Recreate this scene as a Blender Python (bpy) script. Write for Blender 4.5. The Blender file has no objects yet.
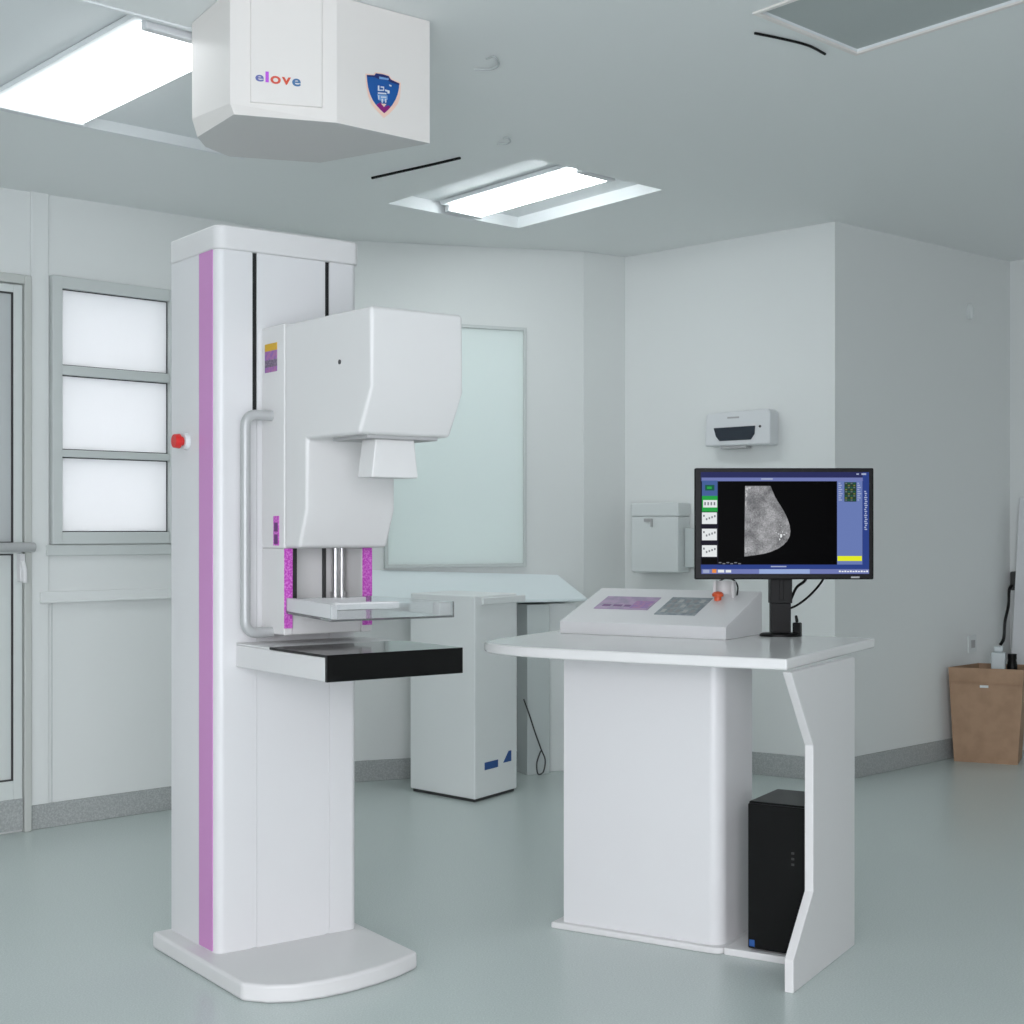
import bpy, bmesh, math, random
from mathutils import Vector, Matrix
from mathutils.geometry import delaunay_2d_cdt
random.seed(7)
COL = bpy.context.scene.collection
R = math.radians

# ------------------------------------------------------------------ materials
def srgb(r, g, b):
    def c(v):
        v /= 255.0
        return v / 12.92 if v <= .04045 else ((v + .055) / 1.055) ** 2.4
    return (c(r), c(g), c(b), 1)

def mat(name, col, rough=.5, metal=0, emit=None, strength=0, spec=.5, coat=0, noise=None, bump=None, trans=0, alpha=1, ior=1.45):
    m = bpy.data.materials.new(name); m.use_nodes = True
    nt = m.node_tree; p = nt.nodes['Principled BSDF']
    p.inputs['Base Color'].default_value = col
    p.inputs['Roughness'].default_value = rough
    p.inputs['Metallic'].default_value = metal
    p.inputs['Specular IOR Level'].default_value = spec
    p.inputs['Coat Weight'].default_value = coat
    p.inputs['Transmission Weight'].default_value = trans
    p.inputs['IOR'].default_value = ior
    p.inputs['Alpha'].default_value = alpha
    if emit:
        p.inputs['Emission Color'].default_value = emit
        p.inputs['Emission Strength'].default_value = strength
    tc = None
    if noise or bump:
        tc = nt.nodes.new('ShaderNodeTexCoord')
    if noise:                                   # (scale, second colour, low, high)
        n = nt.nodes.new('ShaderNodeTexNoise'); n.inputs['Scale'].default_value = noise[0]; n.inputs['Detail'].default_value = 3
        nt.links.new(tc.outputs['Object'], n.inputs['Vector'])
        rp = nt.nodes.new('ShaderNodeValToRGB')
        rp.color_ramp.elements[0].position = noise[2]; rp.color_ramp.elements[0].color = col
        rp.color_ramp.elements[1].position = noise[3]; rp.color_ramp.elements[1].color = noise[1]
        nt.links.new(n.outputs['Fac'], rp.inputs['Fac'])
        nt.links.new(rp.outputs['Color'], p.inputs['Base Color'])
        if emit and noise[-1] == 'emit':
            nt.links.new(rp.outputs['Color'], p.inputs['Emission Color'])
    if bump:                                    # (scale, strength)
        n = nt.nodes.new('ShaderNodeTexNoise'); n.inputs['Scale'].default_value = bump[0]
        nt.links.new(tc.outputs['Object'], n.inputs['Vector'])
        b = nt.nodes.new('ShaderNodeBump'); b.inputs['Strength'].default_value = bump[1]; b.inputs['Distance'].default_value = .002
        nt.links.new(n.outputs['Fac'], b.inputs['Height']); nt.links.new(b.outputs['Normal'], p.inputs['Normal'])
    return m

def g(v): return (v, v, v, 1)
M = {}
M['wall'] = mat('wall_paint', (.79, .815, .80, 1), .55, bump=(60, .12))
M['wall_side'] = M['wall']
M['ceiling'] = mat('ceiling_board', (.86, .885, .875, 1), .7, bump=(40, .08))
M['recess'] = mat('recess_white', (.84, .87, .875, 1), .6)
M['recess_dark'] = mat('recess_unlit_grey', (.46, .5, .49, 1), .7)  # darkness of the unlit recess is put into this greyer colour
M['hookwire'] = mat('painted_wire', (.56, .59, .59, 1), .6)
M['floor'] = mat('vinyl_floor', (.53, .60, .58, 1), .26, spec=.45, noise=(230, (.63, .70, .68, 1), .38, .68))
M['base'] = mat('vinyl_skirting', (.36, .38, .375, 1), .45, noise=(160, (.50, .52, .51, 1), .4, .7))
M['white'] = mat('white_enamel', (.735, .735, .74, 1), .32, spec=.45, coat=.15)
M['white2'] = mat('white_lacquer', (.73, .725, .72, 1), .38, spec=.45)
M['head'] = mat('white_housing', (.74, .735, .725, 1), .4)
M['desktop'] = mat('white_laminate', (.80, .80, .79, 1), .16, spec=.5)
M['seam'] = mat('seam_grey', g(.28), .6)
M['purple'] = mat('purple_stripe', srgb(206, 143, 200), .4)
M['magenta'] = mat('magenta_scale', srgb(196, 70, 190), .45, noise=(180, srgb(220, 130, 214), .45, .6))
M['purple_label'] = mat('purple_label', srgb(170, 110, 160), .4, noise=(70, srgb(140, 96, 170), .4, .6))
M['yellow_label'] = mat('yellow_label', srgb(214, 170, 40), .4)
M['dark_label'] = mat('dark_label', srgb(92, 84, 104), .5, noise=(300, srgb(150, 130, 150), .45, .6))
M['dark_purple'] = mat('dark_purple_label', srgb(104, 46, 116), .4)
M['black'] = mat('black_plastic', g(.006), .4, spec=.22)
M['black_gloss'] = mat('black_gloss', g(.004), .1, spec=.3)
M['blackslot'] = mat('black_slot', g(.008), .6)
M['steel'] = mat('brushed_steel', g(.62), .3, 1, bump=(200, .2))
M['alu'] = mat('grey_metal', (.50, .51, .51, 1), .4, .25, bump=(120, .3))
M['grey'] = mat('grey_plastic', g(.42), .5)
M['red'] = mat('red_plastic', srgb(214, 44, 40), .3)
M['orange'] = mat('orange_red_plastic', srgb(218, 92, 52), .35)
M['clear'] = mat('clear_acrylic', (.93, .95, .95, 1), .06, trans=.92, ior=1.2, spec=.3)
M['clear_edge'] = mat('clear_acrylic_block', (.85, .86, .85, 1), .3, trans=.55, ior=1.25)
M['frame'] = mat('window_frame', (.63, .665, .65, 1), .45)
M['door'] = mat('door_paint', (.70, .74, .72, 1), .45)
M['jamb'] = mat('door_jamb', (.58, .60, .57, 1), .45)
M['doorglass'] = mat('door_glass', (.56, .59, .59, 1), .08, spec=.6)
M['panelglass'] = mat('frosted_panel', (.80, .89, .86, 1), .22)
M['counter'] = mat('pale_blue_laminate', (.84, .92, .93, 1), .35)
M['counterside'] = mat('grey_laminate', (.62, .67, .66, 1), .45)
M['cabinet'] = mat('cabinet_paint', (.88, .91, .90, 1), .4)
M['bluelabel'] = mat('blue_label', srgb(40, 84, 150), .4)
M['cardboard'] = mat('cardboard', srgb(176, 145, 118), .8, noise=(14, srgb(165, 135, 109), .4, .65))
M['bottlewhite'] = mat('white_block', (.62, .68, .69, 1), .4)
M['dispenser'] = mat('dispenser_white', (.74, .76, .77, 1), .3)
M['dispenser2'] = mat('dispenser_grey_white', (.72, .755, .745, 1), .35)
M['smoke'] = mat('smoked_window', srgb(44, 52, 62), .2)
M['gasket'] = mat('dark_gasket', g(.05), .6)
M['darkgrey'] = mat('dark_grey', g(.06), .45)
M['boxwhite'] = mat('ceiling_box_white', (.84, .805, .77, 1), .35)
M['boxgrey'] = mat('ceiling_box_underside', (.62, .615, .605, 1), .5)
M['handle'] = mat('white_key', (.8, .8, .8, 1), .4)
M['shieldblue'] = mat('shield_blue', srgb(22, 88, 164), .4)
M['shielddark'] = mat('shield_navy', srgb(36, 44, 110), .4)
M['shieldmag'] = mat('shield_magenta', srgb(140, 24, 120), .4)
M['shieldwhite'] = mat('shield_white', srgb(224, 228, 236), .4)
M['shieldpale'] = mat('shield_pale_blue', srgb(120, 164, 216), .4)
M['shieldedge'] = mat('shield_edge', srgb(248, 214, 196), .4)
for n, c in (('ind', (108, 116, 178)), ('mag', (196, 92, 224)), ('red2', (222, 92, 74)), ('orr', (218, 88, 62)), ('blu', (74, 120, 166))):
    M['letter_' + n] = mat('letter_' + n, srgb(*c), .4)
M['keypad'] = mat('grey_keypad', srgb(140, 148, 152), .35, noise=(60, srgb(112, 124, 128), .42, .6))
M['touch'] = mat('purple_touch_panel', srgb(170, 140, 176), .3, noise=(40, srgb(146, 128, 160), .4, .6))
M['tube'] = mat('fluorescent_tube', g(.9), .4, emit=(.93, .98, 1, 1), strength=14.5)
M['tube_dim'] = mat('fluorescent_tube_left', g(.9), .4, emit=(.95, .98, 1, 1), strength=3.2)

def scr(n, c, k=1.0):
    M[n] = mat(n, g(.0), .3, emit=srgb(*c), strength=k, spec=.02)
for n, c in (('scr_bar', (44, 48, 92)), ('scr_lav', (112, 122, 178)), ('scr_black', (5, 5, 6)), ('scr_teal', (70, 96, 150)), ('scr_green', (40, 160, 70)),
             ('scr_white', (226, 230, 232)), ('scr_peri', (104, 122, 178)), ('scr_text', (96, 112, 110)), ('scr_dim', (44, 62, 52)), ('scr_yellow', (226, 232, 40)),
             ('scr_navy', (46, 66, 134)), ('scr_orange', (228, 140, 70)), ('scr_light', (150, 170, 214)), ('scr_ink', (120, 124, 130)), ('scr_col', (28, 26, 40)),
             ('scr_pale', (160, 170, 200)), ('scr_olive', (112, 120, 60)), ('scr_dgreen', (30, 90, 70)), ('scr_grain', (190, 190, 192))):
    scr(n, c)
def scan_material():
    m = bpy.data.materials.new('scan_tissue'); m.use_nodes = True; nt = m.node_tree; p = nt.nodes['Principled BSDF']
    p.inputs['Base Color'].default_value = g(0); p.inputs['Roughness'].default_value = .25
    tc = nt.nodes.new('ShaderNodeTexCoord')
    n = nt.nodes.new('ShaderNodeTexNoise'); n.inputs['Scale'].default_value = 210; n.inputs['Detail'].default_value = 6; n.inputs['Roughness'].default_value = .75
    nt.links.new(tc.outputs['Object'], n.inputs['Vector'])
    n2 = nt.nodes.new('ShaderNodeTexNoise'); n2.inputs['Scale'].default_value = 28; n2.inputs['Detail'].default_value = 3
    nt.links.new(tc.outputs['Object'], n2.inputs['Vector'])
    mx = nt.nodes.new('ShaderNodeMath'); mx.operation = 'MULTIPLY'
    nt.links.new(n.outputs['Fac'], mx.inputs[0]); nt.links.new(n2.outputs['Fac'], mx.inputs[1])
    rp = nt.nodes.new('ShaderNodeValToRGB')
    rp.color_ramp.elements[0].position = .12; rp.color_ramp.elements[0].color = srgb(38, 38, 40)
    rp.color_ramp.elements[1].position = .46; rp.color_ramp.elements[1].color = srgb(178, 178, 180)
    nt.links.new(mx.outputs[0], rp.inputs['Fac']); nt.links.new(rp.outputs['Color'], p.inputs['Emission Color'])
    p.inputs['Emission Strength'].default_value = 1
    return m
M['scan'] = scan_material()
def pane_material(name, tcol, dcol):
    m = bpy.data.materials.new(name); m.use_nodes = True; nt = m.node_tree
    out = nt.nodes['Material Output']; nt.nodes.remove(nt.nodes['Principled BSDF'])
    t = nt.nodes.new('ShaderNodeBsdfTranslucent'); t.inputs['Color'].default_value = tcol
    gl = nt.nodes.new('ShaderNodeBsdfGlossy'); gl.inputs['Roughness'].default_value = .35; gl.inputs['Color'].default_value = g(.6)
    df = nt.nodes.new('ShaderNodeBsdfDiffuse'); df.inputs['Color'].default_value = dcol; ad = nt.nodes.new('ShaderNodeAddShader')
    nt.links.new(t.outputs[0], ad.inputs[0]); nt.links.new(df.outputs[0], ad.inputs[1])
    mx = nt.nodes.new('ShaderNodeMixShader'); mx.inputs[0].default_value = .06
    nt.links.new(ad.outputs[0], mx.inputs[1]); nt.links.new(gl.outputs[0], mx.inputs[2]); nt.links.new(mx.outputs[0], out.inputs['Surface'])
    return m
M['pane'] = pane_material('frosted_window_pane', (.285, .29, .29, 1), (.42, .42, .42, 1))
M['panelglass'] = pane_material('frosted_panel_pane', (.09, .10, .098, 1), (.74, .80, .78, 1))

# ------------------------------------------------------------------ geometry helpers
class G:
    def __init__(s): s.bm = bmesh.new()
    def poly(s, pts, mi=0):
        f = s.bm.faces.new([s.bm.verts.new(p) for p in pts]); f.material_index = mi; return f
    def hull(s, lo, hi, mi=0):                   # two matching loops joined into a solid
        a = [s.bm.verts.new(p) for p in lo]; b = [s.bm.verts.new(p) for p in hi]
        n = len(a); fs = [s.bm.faces.new(a), s.bm.faces.new(b)]
        for i in range(n):
            fs.append(s.bm.faces.new((a[i], a[(i + 1) % n], b[(i + 1) % n], b[i])))
        for f in fs: f.material_index = mi
        return fs
    def box(s, x0, x1, y0, y1, z0, z1, mi=0):
        return s.hull([(x0, y0, z0), (x1, y0, z0), (x1, y1, z0), (x0, y1, z0)], [(x0, y0, z1), (x1, y0, z1), (x1, y1, z1), (x0, y1, z1)], mi)
    def prism(s, pts, z0, z1, mi=0):
        return s.hull([(x, y, z0) for x, y in pts], [(x, y, z1) for x, y in pts], mi)
    def extx(s, prof, x0, x1, mi=0):             # (y, z) outline along x
        return s.hull([(x0, y, z) for y, z in prof], [(x1, y, z) for y, z in prof], mi)
    def exty(s, prof, y0, y1, mi=0):
        return s.hull([(x, y0, z) for x, z in prof], [(x, y1, z) for x, z in prof], mi)
    def cyl(s, p0, p1, r, r1=None, n=24, mi=0):
        return s.tube([p0, p1], r, n, mi, r1)
    def tube(s, pts, r, n=10, mi=0, r1=None):
        pts = [Vector(p) for p in pts]; rings = []
        up = None
        for i, p in enumerate(pts):
            d = (pts[min(i + 1, len(pts) - 1)] - pts[max(i - 1, 0)]).normalized()
            if up is None:
                up = d.orthogonal().normalized()
            up = (up - d * up.dot(d)).normalized(); w = d.cross(up)
            rr = r if r1 is None else r + (r1 - r) * i / (len(pts) - 1)
            rings.append([s.bm.verts.new(p + rr * (math.cos(2 * math.pi * k / n) * up + math.sin(2 * math.pi * k / n) * w)) for k in range(n)])
        fs = [s.bm.faces.new(rings[0]), s.bm.faces.new(rings[-1])]
        for a, b in zip(rings, rings[1:]):
            for k in range(n): fs.append(s.bm.faces.new((a[k], a[(k + 1) % n], b[(k + 1) % n], b[k])))
        for f in fs: f.material_index = mi
    def lathe(s, prof, c=(0, 0, 0), n=32, mi=0, sx=1, sy=1):
        rings = []
        for r, z in prof:
            if r < 1e-6: rings.append([s.bm.verts.new((c[0], c[1], c[2] + z))])
            else: rings.append([s.bm.verts.new((c[0] + sx * r * math.cos(2 * math.pi * k / n), c[1] + sy * r * math.sin(2 * math.pi * k / n), c[2] + z)) for k in range(n)])
        for a, b in zip(rings, rings[1:]):
            for k in range(n):
                vs = [a[k % len(a)], a[(k + 1) % len(a)], b[(k + 1) % len(b)], b[k % len(b)]]
                vs = list(dict.fromkeys(vs))
                if len(vs) > 2: s.bm.faces.new(vs).material_index = mi
    def done(s, name, mats, parent=None, loc=(0, 0, 0), rz=0, bevel=0, seg=3, angle=32, normals=True):
        if normals: bmesh.ops.recalc_face_normals(s.bm, faces=s.bm.faces)
        me = bpy.data.meshes.new(name); s.bm.to_mesh(me); s.bm.free()
        for m in (mats if isinstance(mats, (list, tuple)) else [mats]): me.materials.append(M[m])
        for p in me.polygons: p.use_smooth = True
        me.set_sharp_from_angle(angle=R(angle))
        o = bpy.data.objects.new(name, me); COL.objects.link(o)
        o.location = loc; o.rotation_euler = (0, 0, rz)
        if parent: o.parent = parent
        if bevel:
            b = o.modifiers.new('bevel', 'BEVEL'); b.width = bevel; b.segments = seg; b.limit_method = 'ANGLE'; b.angle_limit = R(35)
            b.harden_normals = True
        return o

def thing(name, label, cat, loc, rz=0, group=None):
    o = bpy.data.objects.new(name, None); COL.objects.link(o); o.empty_display_size = .1
    o.location = loc; o.rotation_euler = (0, 0, rz)
    return tag(o, label, cat, group)
def tag(o, label, cat, group=None):
    o['label'] = label; o['category'] = cat
    if group: o['group'] = group
    return o
def struct(o, label=None):
    o['kind'] = 'structure'
    if label: o['label'] = label
    return o
def arc(cx, cy, r, a0, a1, n=8):
    return [(cx + r * math.cos(R(a0 + (a1 - a0) * k / n)), cy + r * math.sin(R(a0 + (a1 - a0) * k / n))) for k in range(n + 1)]
def smooth_path(pts, n=6):                        # Catmull-Rom through the points
    P = [Vector(p) for p in pts]; P = [2 * P[0] - P[1]] + P + [2 * P[-1] - P[-2]]; out = []
    for i in range(1, len(P) - 2):
        for k in range(n):
            t = k / n
            out.append(.5 * ((2 * P[i]) + (P[i + 1] - P[i - 1]) * t + (2 * P[i - 1] - 5 * P[i] + 4 * P[i + 1] - P[i + 2]) * t * t + (3 * P[i] - P[i - 1] - 3 * P[i + 1] + P[i + 2]) * t ** 3))
    out.append(P[-2]); return out

# ------------------------------------------------------------------ room plan
def ceil_z(x, y): return 2.63 + .04 * x - .02 * y
PL0 = (-1.856, 5.533); PK = (-.730, 6.596); PN = (.355, 7.03); PC = (.5625, 7.2); PA = (1.473, 6.594); PR = (2.657, 7.716)
dL = (Vector(PK) - Vector(PL0)).normalized(); dRt = Vector((.69, -.7238))
PF = tuple(Vector(PL0) - dL * 5.0); PFR = tuple(Vector(PR) + dRt * 5.0)
OUT = [(PF[0], -1.6), (PFR[0], -1.6), PFR, PR, PA, PC, PN, PK, PF]

class Wall:
    """local frame of a wall: x runs along it, y points into the room, z up"""
    def __init__(s, a, b):
        s.a = Vector(a); d = Vector(b) - s.a; s.L = d.length; s.d = d / s.L
        s.rz = math.atan2(s.d.y, s.d.x); s.loc = (a[0], a[1], 0)
    # room lies on the right-hand side of a->b, so local -y points into the room
WL = Wall(PL0, PK); WB = Wall(PK, PN); WN = Wall(PN, PC); WC = Wall(PC, PA); WR = Wall(PA, PR); WE = Wall(PR, PFR)

def wall(name, W, x0, x1, holes=(), top=2.78, th=.12):
    xs = sorted({x0, x1, *[h[0] for h in holes], *[h[1] for h in holes]}); zs = sorted({0, top, *[h[2] for h in holes], *[h[3] for h in holes]})
    b = G()
    if not holes: b.box(x0, x1, 0, th, 0, top)
    else:
        for i in range(len(xs) - 1):
            for k in range(len(zs) - 1):
                cx = (xs[i] + xs[i + 1]) / 2; cz = (zs[k] + zs[k + 1]) / 2
                if any(h[0] < cx < h[1] and h[2] < cz < h[3] for h in holes): continue
                b.box(xs[i], xs[i + 1], 0, th, zs[k], zs[k + 1])
        bmesh.ops.remove_doubles(b.bm, verts=b.bm.verts, dist=1e-5)
        # inner faces shared by neighbouring cells go
        seen = {}
        for f in list(b.bm.faces):
            k = tuple(sorted(v.index for v in f.verts)); c = f.calc_center_median(); key = (round(c.x, 4), round(c.y, 4), round(c.z, 4))
            seen.setdefault(key, []).append(f)
        bmesh.ops.delete(b.bm, geom=[f for fs in seen.values() if len(fs) > 1 for f in fs], context='FACES')
    o = b.done(name, 'wall', loc=W.loc, rz=W.rz)
    for p in o.data.polygons: p.use_smooth = False
    return struct(o)

# floor
b = G(); b.poly([(x, y, 0) for x, y in OUT]); o = b.done('floor', 'floor'); struct(o)
if o.data.polygons[0].normal.z < 0: o.data.flip_normals()

# ceiling with recesses laid out on a grid turned 45 degrees
GX = Vector((.7071, .7071)); GN = Vector((-.7071, .7071))
def gp(gx, gn): v = GX * gx + GN * gn; return (v.x, v.y)
RECESS = {'mid': (3.84, 4.60, 3.735, 4.56, .05), 'left': (1.25, 2.98, 3.41, 4.345, .03), 'dark': (3.30, 3.80, 1.78, 2.335, .008)}
b = G(); vs = [Vector(p) for p in OUT]; edges = [(i, (i + 1) % len(vs)) for i in range(len(vs))]
for r in RECESS.values():
    q = [gp(r[0], r[2]), gp(r[1], r[2]), gp(r[1], r[3]), gp(r[0], r[3])]; k = len(vs); vs += [Vector(p) for p in q]
    edges += [(k, k + 1), (k + 1, k + 2), (k + 2, k + 3), (k + 3, k)]
cv, ce, cf, *_ = delaunay_2d_cdt(vs, edges, [], 1, 1e-5)
bv = [b.bm.verts.new((v.x, v.y, ceil_z(v.x, v.y))) for v in cv]
for f in cf:
    c = sum((cv[i] for i in f), Vector((0, 0))) / len(f); a = c.dot(GX); n = c.dot(GN)
    if any(r[0] < a < r[1] and r[2] < n < r[3] for r in RECESS.values()): continue
    b.bm.faces.new([bv[i] for i in f])
# drop triangles outside the concave outline
def inside(p):
    c = False
    for i in range(len(OUT)):
        x1, y1 = OUT[i]; x2, y2 = OUT[i - 1]
        if (y1 > p.y) != (y2 > p.y) and p.x < (x2 - x1) * (p.y - y1) / (y2 - y1) + x1: c = not c
    return c
bmesh.ops.delete(b.bm, geom=[f for f in b.bm.faces if not inside(f.calc_center_median().xy)], context='FACES')
for nm, r in RECESS.items():
    q = [gp(r[0], r[2]), gp(r[1], r[2]), gp(r[1], r[3]), gp(r[0], r[3])]; mi = 2 if nm == 'dark' else 1
    lo = [(x, y, ceil_z(x, y)) for x, y in q]; hi = [(x, y, ceil_z(x, y) + r[4]) for x, y in q]
    b.poly(hi, mi)
    for i in range(4): b.poly([lo[i], lo[(i + 1) % 4], hi[(i + 1) % 4], hi[i]], 1)
struct(b.done('ceiling', ['ceiling', 'recess', 'recess_dark'], angle=20))

# recess rims
def rim(name, r, w, m):
    b = G(); e = .006
    def bar(a0, a1, n0, n1):
        q = [gp(a0, n0), gp(a1, n0), gp(a1, n1), gp(a0, n1)]
        b.hull([(x, y, ceil_z(x, y) - e) for x, y in q], [(x, y, ceil_z(x, y) - .0005) for x, y in q])
    bar(r[0] - w, r[1] + w, r[2] - w, r[2]); bar(r[0] - w, r[1] + w, r[3], r[3] + w); bar(r[0] - w, r[0], r[2], r[3]); bar(r[1], r[1] + w, r[2], r[3])
    return struct(b.done(name, m))
rim('trim_1', RECESS['dark'], .014, 'boxwhite'); rim('trim_2', RECESS['left'], .012, 'recess')

# walls
wall('wall_left', WL, -5.0, WL.L, holes=[(.120, .606, 1.13, 2.10)])
wall('wall_back', WB, 0, WB.L, holes=[(.169, .829, 1.0, 2.08)])
wall('wall_nook', WN, -.01, WN.L)
wall('wall_center', WC, 0, WC.L + .0, th=.10)
wall('wall_right', WR, -.0, WR.L)
wall('wall_far_right', WE, 0, 5.0)
b = G(); b.box(PF[0] - .12, PF[0], -1.6, PF[1], 0, 2.78); struct(b.done('wall_outer_left', 'wall'))
b = G(); b.box(PFR[0], PFR[0] + .12, -1.6, PFR[1], 0, 2.9); struct(b.done('wall_outer_right', 'wall'))

# unseen wall added behind the viewpoint, its opening sized to steer the daylight
RX0, RX1, RZ1, RY = -1.75, 1.5, 2.45, -1.6
b = G(); b.box(PF[0], RX0, RY - .12, RY, 0, 2.9); b.box(RX1, PFR[0], RY - .12, RY, 0, 2.9); b.box(RX0, RX1, RY - .12, RY, RZ1, 2.9); struct(b.done('added_wall_rear', 'wall'))
pd = bpy.data.lights.new('added_daylight_opening', 'AREA'); pd.shape = 'RECTANGLE'; pd.size = RX1 - RX0; pd.size_y = RZ1; pd.cycles.is_portal = True
po = bpy.data.objects.new('added_daylight_opening', pd); COL.objects.link(po); po.location = ((RX0 + RX1) / 2, RY - .06, RZ1 / 2); po.rotation_euler = (R(90), 0, 0)

def skirting(name, W, x0, x1, h=.095):
    b = G(); b.box(x0, x1, -.008, 0, .0, h); return struct(b.done(name, 'base', loc=W.loc, rz=W.rz, bevel=.002, seg=1))
skirting('baseboard_left', WL, .003, WL.L); skirting('baseboard_back', WB, .0, WB.L); skirting('baseboard_nook', WN, 0, WN.L)
skirting('baseboard_center', WC, .0, WC.L + .008, .105); skirting('baseboard_right', WR, -.008, WR.L, .1); skirting('baseboard_far_right', WE, .01, 5)
# the post between door and window, its cover strips and the rail below the window
b = G(); b.box(.012, .083, -.012, 0, .095, 2.46); struct(b.done('trim_3', 'wall', loc=WL.loc, rz=WL.rz, bevel=.003))
b = G(); b.box(.045, WL.L - .02, -.022, 0, .872, .912); b.box(.045, WL.L - .02, -.03, -.0, .868, .878)
struct(b.done('trim_4', 'wall', loc=WL.loc, rz=WL.rz, bevel=.003))
b = G()
for x in (.10,): b.box(x - .002, x + .002, -.003, 0, .095, .868)
struct(b.done('trim_5', 'frame', loc=WL.loc, rz=WL.rz))

# window on the left wall
fr = G()
x0, x1, z0, z1 = .09, .63, 1.095, 2.135
ox0, ox1 = .131, .600
bars = [(1.142, 1.434), (1.462, 1.753), (1.790, 2.088)]
fr.box(x0, ox0, -.03, .05, z0, z1); fr.box(ox1, x1, -.03, .05, z0, z1)
for lo, hi in ((z0, 1.142), (1.434, 1.462), (1.753, 1.790), (2.088, z1)): fr.box(ox0, ox1, -.026, .045, lo, hi)
fr.box(x0 - .02, x1 + .02, -.018, 0, 1.05, z0 - .002)
w1 = struct(fr.done('window_1', 'frame', loc=WL.loc, rz=WL.rz, bevel=.003))
for lo, hi in bars:
    b = G(); b.box(ox0, ox1, -.002, .004, lo, hi); b.done('window_pane', 'pane', w1)
    b = G(); t = .004
    b.box(ox0, ox1, -.006, -.0025, lo, lo + t); b.box(ox0, ox1, -.006, -.0025, hi - t, hi); b.box(ox0, ox0 + t, -.006, -.0025, lo + t, hi - t); b.box(ox1 - t, ox1, -.006, -.0025, lo + t, hi - t)
    b.done('pane_gasket', 'gasket', w1)

# door at the far left
d = G(); d.box(-.022, .006, -.03, 0, 0, 2.12); d.box(-1.04, -1.01, -.03, 0, 0, 2.12); d.box(-1.01, -.022, -.03, 0, 2.085, 2.12)
door = struct(d.done('door_1', 'jamb', loc=WL.loc, rz=WL.rz, bevel=.004))
b = G(); X0, X1 = -1.008, -.026
b.box(-.062, X1, -.02, 0, .012, 2.08); b.box(X0, X0 + .04, -.02, 0, .012, 2.08)
b.box(X0 + .04, -.062, -.02, 0, 2.05, 2.08); b.box(X0 + .04, -.062, -.02, 0, 1.06, 1.10); b.box(X0 + .04, -.062, -.02, 0, .012, .20)
b.done('door_leaf', 'door', door, bevel=.003)
b = G(); b.box(X0 + .04, -.062, -.010, -.004, 1.10, 2.05); b.done('door_glass', 'doorglass', door)
b = G(); b.box(X0 + .04, -.062, -.010, -.002, .20, 1.06); b.done('door_panel', 'door', door)
b = G(); t = .006
for lo, hi in ((1.10, 2.05), (.20, 1.06)):
    b.box(-.062 - t, -.062, -.018, -.004, lo, hi); b.box(X0 + .04, -.062 - t, -.018, -.004, hi - t, hi); b.box(X0 + .04, -.062 - t, -.018, -.004, lo, lo + t)
b.done('glazing_seal', 'gasket', door)
b = G(); b.box(X0, X1, -.023, -.02, .012, .13); b.done('kick_plate', 'base', door)
b = G(); b.cyl((X0 + .02, -.075, 1.085), (-.005, -.075, 1.085), .018); b.box(-.04, -.005, -.075, -.02, 1.067, 1.103)
b.done('push_bar', 'alu', door, bevel=.002)
b = G(); b.box(-.050, -.030, -.05, -.02, .955, 1.06); b.tube([(-.04, -.05, 1.03), (-.04, -.068, 1.0), (-.04, -.07, .95)], .009)
b.done('latch', 'handle', door, bevel=.003)

# frosted panel window on the back wall
f = G(); x0, x1, z0, z1 = .151, .854, .975, 2.115; t = .016
f.box(x0, x0 + t, -.02, 0, z0, z1); f.box(x1 - t, x1, -.02, 0, z0, z1); f.box(x0 + t, x1 - t, -.02, 0, z0, z0 + t); f.box(x0 + t, x1 - t, -.02, 0, z1 - t, z1)
w2 = struct(f.done('window_2', 'frame', loc=WB.loc, rz=WB.rz, bevel=.002))
b = G(); b.box(x0 + t, x1 - t, -.010, -.001, z0 + t, z1 - t); b.done('window_pane', 'panelglass', w2)

# ------------------------------------------------------------------ mammography unit (local x along the front face, -y towards the operator)
mach = thing('mammography_unit', 'tall white x-ray mammography unit with purple stripe on its column', 'medical scanner', (-.767, 3.757, 0), .638)
def mg(pts): return [(s, -t) for s, t in pts]
W_, D_ = .438, .302
body = [(0, D_)] + [(x, y) for x, y in arc(.026, .026, .026, 180, 270, 8)]
for a in (.106, .333): body += [(a, 0), (a, .015), (a + .014, .015), (a + .014, 0)]
body += arc(W_ - .02, .02, .02, 270, 360, 6) + [(W_, D_)]
b = G(); b.prism(body, 0, 1.913); col = b.done('column', 'white', mach, angle=40)
b = G(); cap = [(-.003, D_ + .003)] + arc(.029, .023, .032, 180, 270, 8) + arc(W_ - .021, .018, .028, 270, 360, 6) + [(W_ + .007, D_ + .006)]
b.prism(cap, 1.913, 1.979); b.done('column_cap', 'white2', mach, bevel=.006)
b = G(); b.box(-.0025, .001, .0245, .109, .004, 1.9125); b.done('side_stripe', 'purple', mach)
for a, lo in ((.106, 1.474), (.333, 1.60)):
    b = G(); b.box(a + .0005, a + .0135, .004, .0145, lo, 1.912); b.done('rail_slot', 'blackslot', mach)
    b = G(); b.box(a + .0005, a + .0135, .002, .0145, .001, lo); b.done('slot_cover', 'white', mach)
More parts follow.
